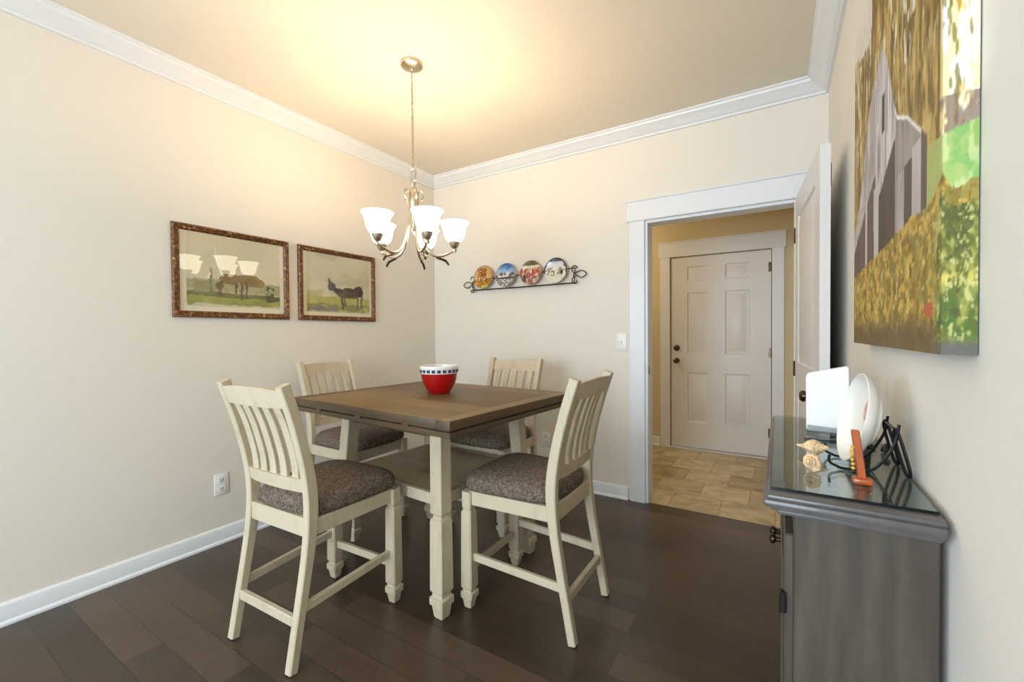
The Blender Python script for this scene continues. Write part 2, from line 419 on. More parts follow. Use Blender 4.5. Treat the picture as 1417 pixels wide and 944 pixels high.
def panel_door(bm, w, h, t, panels):
    panel_face(bm, w, h, panels, 0, 1); panel_face(bm, w, h, panels, t, -1)
    for q in (((0, 0, 0), (0, t, 0), (0, t, h), (0, 0, h)), ((w, 0, 0), (w, t, 0), (w, t, h), (w, 0, h)), ((0, 0, 0), (w, 0, 0), (w, t, 0), (0, t, 0)), ((0, 0, h), (w, 0, h), (w, t, h), (0, t, h))):
        bm.faces.new([bm.verts.new(p) for p in q])
    bmesh.ops.remove_doubles(bm, verts=bm.verts, dist=1e-5)
def knob(bm, m, big=.026):
    lathe(bm, [(0, 0), (.030, 0), (.030, .006), (.026, .010), (.011, .012), (.010, .030), (big * .7, .034), (big, .046), (big * .95, .056), (big * .6, .064), (0, .066)], 24, m)
# closed six-panel front door
w1 = DX1 - DX0 - .012
b = B()
ps = []
for z0, z1 in ((.262, .79), (.985, 1.63), (1.752, 1.905)):
    ps += [(.165, z0, .372, z1), (.525, z0, .745, z1)]
panel_door(b, w1, DZ - .028, .044, ps)
b.transform(Matrix.Translation((DX0 + .006, HY + .004, .022)))
d1 = struct('door_1', b, M['door'], 'closed white six-panel front door in the entry', 'door', 30)
b = B(); box(b, (DX0 + .001, HY + .06, .012), (DX1 - .001, HY + .07, DZ - .001)); obj('gap_backing', b, M['dark'], d1)  # black sheet added behind the door to darken the gaps around it
for z, bg in ((1.07, .024), (.935, .027)):
    b = B(); m = Matrix.Translation((DX0 + .065, HY + .004, z)) @ Matrix.Rotation(PI / 2, 4, 'X')
    if bg < .025: lathe(b, [(0, 0), (.031, 0), (.031, .012), (.024, .020), (.012, .022), (0, .022)], 24, m); obj('deadbolt', b, M['bronze'], d1, True)
    else: knob(b, m); obj('door_knob', b, M['bronze'], d1, True)
for z in (.25, 1.03, 1.86):
    b = B(); tube(b, [(DX1 - .002, HY - .004, z - .045), (DX1 - .002, HY - .004, z + .045)], .007, 8); box(b, (DX1 - .03, HY + .0, z - .045), (DX1 - .004, HY + .0045, z + .045)); obj('hinge', b, M['bronze'], d1, True)
# open two-panel door swung against the right wall; face seen is local -y
dl = .845; ang = math.atan2(-.80, .062)
b = B(); panel_door(b, dl, 2.02, .038, [(.12, .20, dl - .12, .86), (.12, 1.04, dl - .12, 1.89)])
m = Matrix.Translation((2.906, -.03, .010)) @ Matrix.Rotation(ang, 4, 'Z')
b.transform(m)
d2 = struct('door_2', b, M['door'], 'white panel door standing open against the right wall', 'door', 30)
b = B(); knob(b, m @ Matrix.Translation((dl - .065, 0, .932)) @ Matrix.Rotation(PI / 2, 4, 'X')); obj('door_knob', b, M['bronze'], d2, True)
b = B(); box(b, (dl - .001, .008, .905), (dl + .0012, .030, .975)); b.transform(m); obj('latch_plate', b, M['bronze'], d2)
b = B(); box(b, (dl - .035, .038, 1.84), (dl - .010, .043, 1.94), .002, 1); b.transform(m); obj('hanging_hook', b, M['bronze'], d2)
for z in (.25, 1.0, 1.8):
    b = B(); tube(b, [(.0, -.004, z - .045), (.0, -.004, z + .045)], .006, 8); b.transform(m); obj('hinge', b, M['bronze'], d2, True)

# ------------------------------------------------------------------ chairs (local: x sideways, +y = front, z up)
def octo_leg(bm, cx_, cy_, segs, lean=(0, 0), ztop=1., ch=.22):
    """square leg with chamfered corners: segs=(z, half width)"""
    rings = []
    for z, h in segs:
        k = 1 - z / ztop
        ox, oy = cx_ + lean[0] * k, cy_ + lean[1] * k; c = h * ch
        rings.append([V(ox + x, oy + y, z) for x, y in ((h - c, -h), (h, -h + c), (h, h - c), (h - c, h), (-h + c, h), (-h, h - c), (-h, -h + c), (-h + c, -h))])
    loft(bm, rings)
POST = [(-.266, 0.), (-.244, .12), (-.214, .28), (-.190, .42), (-.178, .54), (-.180, .64), (-.200, .76), (-.236, .90), (-.268, 1.0), (-.284, 1.05)]
def post_y(z):
    for (y0, z0), (y1, z1) in zip(POST, POST[1:]):
        if z0 <= z <= z1: return y0 + (y1 - y0) * (z - z0) / (z1 - z0)
    return POST[-1][0]
def swept(bm, path, hx, hy, bev=.004):
    """rectangular section swept along a path in a y-z plane, half sizes hx(t), hy(t)"""
    rings = []
    N = len(path)
    for i, p in enumerate(path):
        t = (path[min(i + 1, N - 1)] - path[max(i - 1, 0)]).normalized()
        n = Vector((0, t.z, -t.y)); u = Vector((1, 0, 0)); f = i / (N - 1)
        a = hx(f) if callable(hx) else hx; c = hy(f) if callable(hy) else hy
        rings.append([p + u * x + n * y for x, y in ((a - bev, -c), (a, -c + bev), (a, c - bev), (a - bev, c), (-a + bev, c), (-a, c - bev), (-a, -c + bev), (-a + bev, -c))])
    loft(bm, rings)
def arc_rail(bm, x0, x1, yc, z0, z1, th, bow, n=14, crown_=0., lean=0.):
    """rail across the back, bowed backwards in plan"""
    rings = []
    for i in range(n + 1):
        f = i / n; x = x0 + (x1 - x0) * f; k = 1 - (2 * f - 1) ** 2
        y = yc - bow * k; zt = z1 + crown_ * k
        rings.append([V(x, y - th / 2, z0), V(x, y + th / 2, z0), V(x, y + th / 2 - lean, zt), V(x, y - th / 2 - lean, zt)])
    loft(bm, rings)
    bmesh.ops.bevel(bm, geom=[e for e in bm.edges if abs(e.verts[0].co.x - e.verts[1].co.x) > 1e-4], offset=.003, segments=1, affect='EDGES')
def make_chair(label):
    t = thing('dining_chair', label, 'chair', group='cream slat-back dining chairs around the table')
    for s in (-1, 1):
        b = B()
        path = spline([(s * (.192 + .006 * max(0, (z - .6) / .46)), y, z) for y, z in POST], 4)
        swept(b, path, .0175, lambda f: .0165 + .004 * f + .004 * math.exp(-((f - .50) / .2) ** 2))
        obj('rear_leg', b, M['white'], t, 35)
    for s in (-1, 1):
        b = B()
        octo_leg(b, s * .205, .232, [(0, .017), (.005, .019), (.040, .025), (.046, .031), (.052, .032), (.070, .032), (.075, .024), (.084, .023), (.092, .029), (.096, .030), (.425, .0275), (.434, .026), (.440, .021), (.447, .021), (.453, .024), (.525, .024)], ch=.2)
        obj('front_leg', b, M['white'], t, 25)
    # seat frame
    b = B()
    box(b, (-.19, .222, .465), (.19, .246, .528), .003, 1); box(b, (-.176, -.195, .462), (.176, -.170, .535), .003, 1)
    for s in (-1, 1):
        vs = box(b, (-.011, -.165, .465), (.011, .225, .528), .003, 1)
        for v in vs: v.co.x += s * (.193 + .013 * (v.co.y + .165) / .39)
    obj('seat_frame', b, M['white'], t, 30)
    # cushion
    b = B(); n = 20; rings = []
    def outline(inset, z, tw):
        pts = []
        N = 56
        for k in range(N):
            a = 2 * PI * k / N; e = 5.
            cx = math.copysign(abs(math.cos(a)) ** (2 / e), math.cos(a)); sy = math.copysign(abs(math.sin(a)) ** (2 / e), math.sin(a))
            y = .040 + sy * (.228 - inset); wd = (.200 + .036 * (y + .19) / .46) - inset
            x = cx * wd
            if y < -.13: x *= 1 - .10 * (-.13 - y) / .06
            k2 = 1 - max(abs(cx), abs(sy)) ** 2
            pts.append(V(x, y, z + 0 * k2))
        return pts
    prof = [(.012, .528), (.002, .533), (-.004, .545), (-.005, .562), (-.001, .580), (.008, .593), (.025, .604), (.055, .613), (.10, .620), (.15, .624), (.19, .626)]
    R = loft(b, [outline(i, z, 0) for i, z in prof])
    obj('seat_cushion', b, M['fabric'], t, 60)
    # back
    b = B(); arc_rail(b, -.180, .180, post_y(.985), .962, 1.030, .022, .014, crown_=.010, lean=.022); obj('top_rail', b, M['white'], t, 35)
    b = B(); arc_rail(b, -.176, .176, post_y(.66), .632, .685, .022, .012, lean=.008); obj('lower_rail', b, M['white'], t, 35)
    for k in range(5):
        b = B(); x = -.132 + .066 * k
        bow = .012 * (1 - (x / .18) ** 2)
        pts = spline([(x, post_y(z) - bow + dy, z) for z, dy in ((.675, .0), (.74, .006), (.82, .007), (.90, .004), (.975, -.002))], 4)
        swept(b, pts, .0205, .0075, .002); obj('slat', b, M['white'], t, 35)
    # stretchers
    for s in (-1, 1):
        b = B(); y0 = post_y(.19) + .01
        vs = box(b, (-.010, 0, 0), (.010, 1, .034), .003, 1)
        for v in vs:
            f = v.co.y; v.co.x += s * (.192 + .010 * f); v.co.y = y0 + (.222 - y0) * f; v.co.z += .192 + .022 * f
        obj('stretcher', b, M['white'], t, 30)
    b = B(); box(b, (-.18, post_y(.16) - .011, .148), (.18, post_y(.16) + .011, .186), .003, 1); obj('stretcher', b, M['white'], t, 30)
    b = B(); box(b, (-.19, .222, .155), (.19, .242, .190), .003, 1); obj('stretcher', b, M['white'], t, 30)
    for s in (-1, 1):
        b = B(); lathe(b, [(0, 0), (.012, 0), (.012, .004), (0, .004)], 12, Matrix.Translation((s * .192, -.272, -.0035))); obj('foot_glide', b, M['black'], t, True)
    return t
CH = [((1.119, -1.997), 2.0, 'cream chair with grey tweed seat, its slatted back towards the left wall outlet'),
      ((1.868, -1.401), 90.6, 'cream chair with grey tweed seat seen from the side, between table and doorway'),
      ((.428, -1.274), -88.0, 'cream chair pushed under the table, its back to the wall below the prints'),
      ((1.198, -.744), 180.5, 'cream chair with its back to the plate rack wall, behind the red bowl')]
ch0 = None
for (x, y), r, lab in CH:
    o = make_chair(lab) if ch0 is None else copy_tree(ch0)
    if ch0 is None: ch0 = o
    o.location = (x, y, .0035); o.rotation_euler = (0, 0, math.radians(r)); o['label'] = lab

# ------------------------------------------------------------------ table
TX, TY, TR = 1.212, -1.358, math.radians(-4.08)
tb = thing('dining_table', 'square counter-height table with brown plank top and cream splayed legs', 'table', (TX, TY, 0), TR)
hw, hd, zt = .586, .484, .900
b = B(); box(b, (-hw + .075, -hd, zt - .040), (hw - .075, hd, zt), .003, 2)
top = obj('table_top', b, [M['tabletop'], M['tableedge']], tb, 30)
def shade_edges(o):  # side faces turned from the light: their shade is put into a darker colour
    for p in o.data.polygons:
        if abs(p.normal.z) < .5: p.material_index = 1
shade_edges(top)
for s in (-1, 1):
    b = B(); vs = box(b, (-.0745, -hd, zt - .040), (.0, hd, zt), .003, 2) if s > 0 else box(b, (0, -hd, zt - .040), (.0745, hd, zt), .003, 2)
    for v in vs: v.co.x += s * hw
    # breadboard end, boards running along y: modelled turned a quarter so its grain follows its length
    b.transform(Matrix.Rotation(-PI / 2, 4, 'Z'))
    e = obj('breadboard_end', b, [M['tabletop'], M['tableedge']], tb, 30); shade_edges(e); e.rotation_euler = (0, 0, PI / 2)
b = B(); box(b, (-hw + .012, -hd + .012, zt - .046), (hw - .012, hd - .012, zt - .040)); obj('shadow_gap', b, M['dark'], tb)
b = B(); box(b, (-hw + .004, -hd + .004, zt - .070), (hw - .004, hd - .004, zt - .046), .003, 1)
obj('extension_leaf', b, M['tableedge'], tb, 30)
for x in (-.33, .0, .33):
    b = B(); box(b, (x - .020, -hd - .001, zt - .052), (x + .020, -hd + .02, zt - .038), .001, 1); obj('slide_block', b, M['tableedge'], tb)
lx, ly, lean = .338, .290, .052
b = B()
box(b, (-lx + .02, -ly - .012, .765), (lx - .02, -ly + .012, .830)); box(b, (-lx + .02, ly - .012, .765), (lx - .02, ly + .012, .830))
box(b, (-lx - .012, -ly, .765), (-lx + .012, ly, .830)); box(b, (lx - .012, -ly, .765), (lx + .012, ly, .830))
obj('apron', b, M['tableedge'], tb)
for sx in (-1, 1):
    for sy in (-1, 1):
        b = B()
        octo_leg(b, sx * lx, sy * ly, [(0, .021), (.006, .025), (.052, .032), (.058, .039), (.064, .040), (.086, .040), (.092, .031), (.106, .030), (.114, .037), (.120, .038), (.405, .0365), (.416, .034), (.424, .026), (.434, .026), (.444, .034), (.452, .0345), (.831, .0345)], (sx * lean, sy * lean), .831, ch=.12)
        obj('leg', b, M['white'], tb, 25)
b = B(); box(b, (-.352, -.300, .496), (.352, .300, .516), .002, 1); obj('shelf', b, M['shelfwood'], tb, 30)
b = B()
box(b, (-.345, -.318, .464), (.345, -.298, .516), .002, 1); box(b, (-.345, .298, .464), (.345, .318, .516), .002, 1)
box(b, (-.366, -.30, .464), (-.350, .30, .516), .002, 1); box(b, (.350, -.30, .464), (.366, .30, .516), .002, 1)
obj('shelf_rail', b, M['white'], tb, 30)

# bowl on the table
bc = (1.175, -1.275, zt)
bw = thing('mixing_bowl', 'round red bowl with blue and white patterned rim on the table', 'bowl', bc)
b = B()
lathe(b, [(0, .0), (.060, 0), (.064, .004), (.066, .010), (.074, .022), (.088, .050), (.098, .080), (.103, .108), (.1045, .116), (.1005, .116), (.094, .08), (.083, .050), (.066, .022), (.05, .014), (0, .012)], 48)
obj('body', b, M['red'], bw, 50)
b = B(); lathe(b, [(.099, .112), (.1046, .112), (.1075, .132), (.1095, .142), (.1095, .152), (.107, .155), (.103, .153), (.100, .130)], 48)
# remove the end caps of the open band
bmesh.ops.delete(b, geom=[f for f in b.faces if len(f.verts) > 8], context='FACES')
obj('rim', b, M['cream_glaze'], bw, 50)
M['blue'] = plain('blue_glaze', rgb(58, 72, 112), .25, var=.05)
b = B()
for k in range(22):
    a = 2 * PI * k / 22
    mm = Matrix.Rotation(a, 4, 'Z') @ Matrix.Translation((.1072, 0, .1265)) @ Matrix.Rotation(.12, 4, 'Y')
    vs = box(b, (-.0014, -.0095, -.0085), (.0014, .0095, .0085))
    for v in vs: v.co = mm @ (v.co * (1 if abs(v.co.z) > 9 else 1))
ring_prof = [(.1066, .117), (.1072, .117), (.1075, .120), (.1068, .120)]
obj('rim_pattern', b, M['blue'], bw)

# ------------------------------------------------------------------ chandelier
AX, AY = 1.121, -1.41
cl = thing('chandelier', 'five-arm nickel chandelier with glowing frosted shades hanging over the table', 'chandelier', (AX, AY, H))
def Lz(z): return z - H
b = B(); lathe(b, [(0, 0), (.062, 0), (.062, -.008), (.058, -.018), (.040, -.026), (.016, -.030), (.008, -.040), (0, -.042)], 32); obj('ceiling_canopy', b, M['nickel'], cl, 40)
b = B(); z = -.046; k = 0
while z > Lz(2.15):
    pts = []
    for i in range(10):
        a = 2 * PI * i / 10
        u = .0062 * math.cos(a); w_ = .013 * math.sin(a)
        pts.append((u, 0, z + w_) if k % 2 == 0 else (0, u, z + w_))
    tube(b, pts, .0018, 5, True); z -= .0205; k += 1
obj('chain', b, M['nickel'], cl, True)
b = B(); tube(b, [(0.0045 * math.sin(t * 1.7), 0.0045 * math.cos(t * 1.7), -.04 + (Lz(2.07) + .04) * t / 30) for t in range(31)], .0022, 6); obj('cord', b, M['nickel'], cl, True)
b = B(); tube(b, [(.020 * math.cos(a), .004 * math.sin(2 * a), Lz(2.105) + .036 * math.sin(a)) for a in [2 * PI * i / 20 for i in range(20)]], .0042, 8, True); obj('hanging_loop', b, M['nickel'], cl, True)
b = B(); lathe(b, [(0, Lz(2.075)), (.012, Lz(2.07)), (.016, Lz(2.058)), (.010, Lz(2.045)), (.010, Lz(2.03)), (.022, Lz(2.02)), (.022, Lz(1.95)), (.014, Lz(1.93)), (.009, Lz(1.84)), (.006, Lz(1.80)), (0, Lz(1.795))], 20); obj('centre_post', b, M['nickel'], cl, 50)
cr, cf = Vector((.711, .702, 0)), Vector((.702, -.711, 0))
RH = .222
for i, phi in enumerate((17.5, 89.5, 161.5, 233.5, 305.5)):
    p = math.radians(phi); d = cr * math.sin(p) + cf * math.cos(p)
    def at(r, z): return d * r + Vector((0, 0, Lz(z)))
    b = B()
    pts = spline([at(.040, 1.968), at(.053, 1.985), at(.052, 2.012), at(.036, 2.020), at(.026, 2.0), at(.026, 1.94), at(.030, 1.86), at(.040, 1.79), at(.066, 1.715), at(.105, 1.672), at(.150, 1.668), at(.192, 1.684), at(RH, 1.700)], 6)
    tube(b, pts, [.0052 + .0035 * math.exp(-((k / len(pts) - .72) / .16) ** 2) for k in range(len(pts))], 8)
    arm = obj('arm', b, M['nickel'], cl, True)
    b = B(); pts = spline([at(.108, 1.672), at(.130, 1.656), at(.152, 1.650), at(.174, 1.640), at(.190, 1.618)], 6)
    tube(b, pts, [.005 + .004 * math.sin(PI * k / (len(pts) - 1)) * (k / len(pts)) for k in range(len(pts))], 8); obj('leaf_curl', b, M['bronze'], arm, True)
    hm = Matrix.Translation(at(RH, 1.695))
    b = B(); lathe(b, [(0, -.006), (.010, -.004), (.013, .006), (.010, .014), (.018, .022), (.026, .040), (.030, .052), (.028, .055), (0, .055)], 20, hm); obj('shade_holder', b, M['nickel'], arm, 40)
    b = B(); lathe(b, [(.026, .050), (.036, .056), (.050, .072), (.058, .094), (.061, .112), (.065, .132), (.074, .150), (.082, .160), (.080, .162), (.072, .152), (.062, .133), (.058, .112), (.055, .096), (.047, .076), (.034, .060), (.024, .054)], 32, hm)
    bmesh.ops.delete(b, geom=[f for f in b.faces if len(f.verts) > 8], context='FACES')
    obj('lamp_shade', b, M['shade'], arm, 60)
    ld = bpy.data.lights.new('bulb_glow', 'POINT'); ld.energy = 7.8; ld.color = (1., .72, .44); ld.shadow_soft_size = .03
    lo = bpy.data.objects.new('bulb_glow', ld); COL.objects.link(lo); lo.location = Vector((AX, AY, H)) + at(RH, 1.695 + .138)

# ------------------------------------------------------------------ painted surfaces
def hsh(x, y, s=0):
    n = math.sin(x * 127.1 + y * 311.7 + s * 74.7) * 43758.5453
    return n - math.floor(n)
def vn(x, y, s=0):
    xi, yi = math.floor(x), math.floor(y); fx, fy = x - xi, y - yi
    fx = fx * fx * (3 - 2 * fx); fy = fy * fy * (3 - 2 * fy)
    a = hsh(xi, yi, s) * (1 - fx) + hsh(xi + 1, yi, s) * fx; c = hsh(xi, yi + 1, s) * (1 - fx) + hsh(xi + 1, yi + 1, s) * fx
    return a * (1 - fy) + c * fy
def fbm(x, y, s=0): return .55 * vn(x, y, s) + .3 * vn(2.1 * x, 2.1 * y, s + 1) + .15 * vn(4.3 * x, 4.3 * y, s + 2)
def mixc(a, c, t):
    t = max(0., min(1., t)); return tuple(a[i] + (c[i] - a[i]) * t for i in range(3))
def sst(a, c, x):
    t = max(0., min(1., (x - a) / (c - a))); return t * t * (3 - 2 * t)
def paint_grid(bm, fn_pos, fn_col, nu, nv, u0=0., u1=1., layer=None):
    vs = [[bm.verts.new(fn_pos(u0 + (u1 - u0) * i / nu, j / nv)) for i in range(nu + 1)] for j in range(nv + 1)]
    for j in range(nv + 1):
        for i in range(nu + 1):
            c = fn_col(u0 + (u1 - u0) * i / nu, j / nv)
            vs[j][i][layer] = lin(tuple(max(0, min(255, k)) / 255. for k in c)) + (1.,)
    for j in range(nv):
        for i in range(nu):
            bm.faces.new((vs[j][i], vs[j][i + 1], vs[j + 1][i + 1], vs[j + 1][i]))
    return vs

# barn canvas: u from far edge (0) to near edge (1) and on round the side (>1); v up
def pw(x, pts):
    """piecewise linear curve"""
    if x <= pts[0][0]: return pts[0][1]
    for (a, p), (c, q) in zip(pts, pts[1:]):
        if x <= c: return p + (q - p) * (x - a) / (c - a)
    return pts[-1][1]
ROOF = [(-.02, .345), (.029, .379), (.105, .43), (.182, .505), (.235, .59), (.273, .655), (.368, .70), (.496, .748), (.535, .705), (.582, .637), (.62, .565), (.665, .507), (.76, .470), (.893, .388), (.905, .38)]
def barn(u, v):
    # trees: upright golden brown streaks
    n = fbm(u * 44, v * 11, 3); n2 = fbm(u * 96, v * 20, 5)
    c = mixc((126, 98, 44), (190, 158, 84), sst(.34, .68, n))
    c = mixc(c, (92, 70, 32), sst(.54, .74, n2) * .75)
    c = mixc(c, (240, 232, 206), sst(.62, .72, fbm(u * 60, v * 15, 9)) * .85 * sst(.45, .6, v))
    c = mixc(c, (214, 194, 124), sst(.52, .72, fbm(u * 26, v * 18, 21)) * .5 * sst(.3, .9, u))
    if v > .93 - .25 * (u - .0) + .5 * max(0, u - .25) + .06 * (n - .5) and u < .34: c = mixc((206, 198, 186), (230, 224, 210), n)
    hill = .353 - .09 * (u - .92) if u < 1 else pw(u, [(1., .345), (1.03, .352), (1.08, .362)])
    if u > .985:
        t = fbm(u * 44, v * 16, 31)
        c = mixc((250, 249, 244), (240, 226, 168), sst(.38, .58, t))
        c = mixc(c, (192, 148, 56), sst(.54, .64, fbm(u * 46, v * 18, 33)) * sst(.36, .46, v))
        c = mixc(c, (118, 104, 56), sst(.62, .74, fbm(u * 66, v * 26, 35)) * .7)
        c = mixc(c, (206, 176, 96), (1 - sst(.985, 1.0, u)) * .8)
        if v < .405: c = mixc(c, (124, 98, 84), .75 * sst(.3, .5, fbm(u * 50, v * 30, 36)))
    if u > .905 and v < hill:
        g = fbm(u * 22, v * 18, 41)
        c = mixc((130, 168, 80), (180, 194, 122), g)
        c = mixc(c, (114, 174, 96), sst(.50, .66, fbm(u * 30, v * 50, 42)) * .6)
        c = mixc(c, (214, 214, 160), sst(.60, .72, fbm(u * 30, v * 26, 43)) * .6)
        if u < .998: c = mixc(c, (186, 180, 108), .65)
    top = pw(u, ROOF)
    if u < .912 and v < top:
        st = fbm(u * 50, v * 5, 51); c = mixc((206, 196, 192), (164, 152, 148), sst(.35, .7, st))
        c = mixc(c, (126, 112, 108), sst(.58, .72, fbm(u * 90, v * 6, 52)) * .7); c = mixc(c, (232, 226, 220), sst(.60, .70, fbm(u * 70, v * 7, 57)) * .7)
        if .30 < u < .40 and v < .70: c = mixc(c, (128, 112, 106), .45 * sst(.40, .34, abs(u - .36) + .33))
        if u > .655: c = mixc(c, (142, 126, 116), .7 if v > .37 else .35)
        if u > .64 and top - v < .008: c = (240, 234, 228)
        if .49 < u < .525 and .530 < v < .622: c = (58, 50, 48)
        if .43 < u < .652 and v < .352 + .16 * (u - .43) / .22 * .6 + .02: c = mixc((74, 60, 52), (104, 86, 76), fbm(u * 36, v * 8, 54))
        if .737 < u < .802 and v < .374: c = mixc((78, 64, 58), (108, 92, 84), fbm(u * 36, v * 8, 55))
        if u > .868: c = mixc((96, 78, 70), (118, 98, 88), st)
        if u < .405 and v < .30 + u * .40: c = mixc((86, 70, 62), (124, 106, 98), fbm(u * 40, v * 6, 56))
        for pu in (.250, .395, .43): 
            if abs(u - pu - .02 * (.41 - v)) < .017 and v < .42: c = (200, 190, 184)
        if abs(v - (.380 + (u - .029) * .235)) < .010 and u < .41: c = (184, 172, 164)
        if u > .665 and .802 < u < .868 and v < .39: c = mixc((204, 194, 188), (172, 160, 152), st)
    gr = pw(u, [(0, .215), (.07, .222), (.35, .236), (.60, .246), (.80, .258), (.90, .250), (.955, .262), (1.0, .285), (1.02, .262), (1.08, .270)]) + .012 * (fbm(u * 60, 2, 61) - .5)
    if v < gr:
        g = fbm(u * 40, v * 46, 63); c = mixc((146, 116, 46), (206, 172, 78), sst(.3, .66, g))
        c = mixc(c, (130, 122, 62), sst(.48, .66, fbm(u * 26, v * 40, 64)) * .6)
        c = mixc(c, (228, 200, 128), sst(.64, .74, fbm(u * 80, v * 80, 65)) * .75)
        c = mixc(c, (96, 76, 34), sst(.60, .74, fbm(u * 70, v * 50, 66)) * .5)
        c = mixc(c, (104, 84, 56), sst(.085, .025, v) * .8)
        if ((u - .925) / .028) ** 2 + ((v - .074) / .014) ** 2 < .5 + fbm(u * 60, v * 60, 67): c = (188, 98, 58)
    if v < gr - .03 + .02 * (fbm(u * 70, v * 50, 70) - .5) and u > .93:
        g = fbm(u * 46, v * 46, 71); k = sst(.93, 1.0, u) * .95
        c2 = mixc((104, 108, 46), (166, 164, 82), sst(.35, .66, g))
        c2 = mixc(c2, (222, 200, 96), sst(.105, .118, v) * sst(.135, .122, v) * .8 * sst(.4, .5, g))
        c2 = mixc(c2, (76, 108, 48), sst(.12, .07, v) * .75 * sst(.7, .4, fbm(u * 60, v * 60, 74)))
        c2 = mixc(c2, (78, 84, 46), sst(.58, .7, fbm(u * 56, v * 60, 75)) * .7)
        c2 = mixc(c2, (214, 206, 134), sst(.60, .72, fbm(u * 90, v * 90, 72)) * .8)
        c2 = mixc(c2, (104, 102, 94), sst(.03, .012, v))
        c = mixc(c, c2, k)
    return c
FX, Y0, Y1, Z0, Z1 = 3.028, -1.395, -2.268, 1.195, 2.128
b = B(); L = b.verts.layers.float_color.new('paint')
v1 = paint_grid(b, lambda u, v: V(FX, Y0 + (Y1 - Y0) * u, Z0 + (Z1 - Z0) * v), barn, 150, 330, 0, 1, L)
v2 = paint_grid(b, lambda u, v: V(FX + (W - .002 - FX) * (u - 1) / .08, Y1, Z0 + (Z1 - Z0) * v), barn, 34, 330, 1., 1.08, L)
def strip(pts, col):
    f = b.faces.new([b.verts.new(p) for p in pts])
    for v in f.verts: v[L] = lin(tuple(k / 255. for k in col)) + (1.,)
XB = W - .002
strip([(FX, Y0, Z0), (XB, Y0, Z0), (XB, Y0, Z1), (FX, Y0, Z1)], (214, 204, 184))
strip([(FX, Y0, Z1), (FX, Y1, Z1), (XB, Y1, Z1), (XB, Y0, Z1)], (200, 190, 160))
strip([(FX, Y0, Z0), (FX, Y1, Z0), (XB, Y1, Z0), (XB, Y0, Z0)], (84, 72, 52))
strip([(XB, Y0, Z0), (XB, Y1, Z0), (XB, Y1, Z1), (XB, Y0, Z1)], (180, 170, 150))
bmesh.ops.remove_doubles(b, verts=b.verts, dist=1e-5)
tag(obj('canvas_picture', b, M['canvas']), 'large unframed canvas of a weathered barn among autumn trees above the sideboard', 'painting')

# framed prints
def ell(u, v, cu, cv, ru, rv): return ((u - cu) / ru) ** 2 + ((v - cv) / rv) ** 2
def cow_common(u, v, seed):
    c = mixc((222, 212, 178), (206, 198, 170), fbm(u * 3, v * 4, seed))
    return c
def print_one(u, v):
    if .07 < u < .93 and v > .08: u, v = u + .035 * (fbm(u * 13, v * 11, 201) - .5), v + .05 * (fbm(u * 11, v * 13, 203) - .5)
    c = cow_common(u, v, 81)
    if not (.06 < u < .95 and v > .07): return (232, 224, 198)
    n = fbm(u * 9, v * 9, 83)
    if v < .40 + .05 * fbm(u * 5, 1, 84) and v > .27: c = mixc((158, 152, 110), (190, 182, 140), n)
    if v < .22 + .05 * fbm(u * 6, 2, 86) and v > .09 + .03 * fbm(u * 9, 7, 85): c = mixc((128, 134, 62), (182, 178, 98), n)
    if .20 < v < .25 + .02 * n: c = mixc(c, (96, 92, 56), .6)
    if .11 < u < .30 and v < .42 + .03 * n and v > .22: c = mixc(c, (150, 144, 100), .5)
    # the grazing cattle: body, neck lowered, head, legs
    body = ell(u, v, .63, .44, .13, .085)
    cowc = mixc((126, 104, 58), (168, 144, 92), fbm(u * 20, v * 20, 88))
    if body < 1 or ell(u, v, .74, .42, .05, .06) < 1: c = cowc
    if ell(u, v, .44, .44, .10, .075) < 1: c = mixc(cowc, (120, 92, 48), .3)
    for lx_, z0, z1 in ((.555, .18, .42), (.60, .19, .42), (.36, .22, .40), (.335, .22, .38), (.50, .26, .40)):
        if abs(u - lx_) < .010 and z0 < v < z1: c = (104, 92, 60)
    if ell(u, v, .345, .34, .035, .05) < 1: c = mixc(cowc, (104, 84, 46), .5)
    if abs(u - .265) < .006 and .24 < v < .56: c = (122, 116, 78)
    if ell(u, v, .84, .29, .05, .11) < 1 and fbm(u * 26, v * 26, 87) > .4: c = mixc((88, 92, 50), (110, 112, 64), n)
    if ell(u, v, .88, .21, .08, .045) < 1: c = (92, 92, 54)
    return c
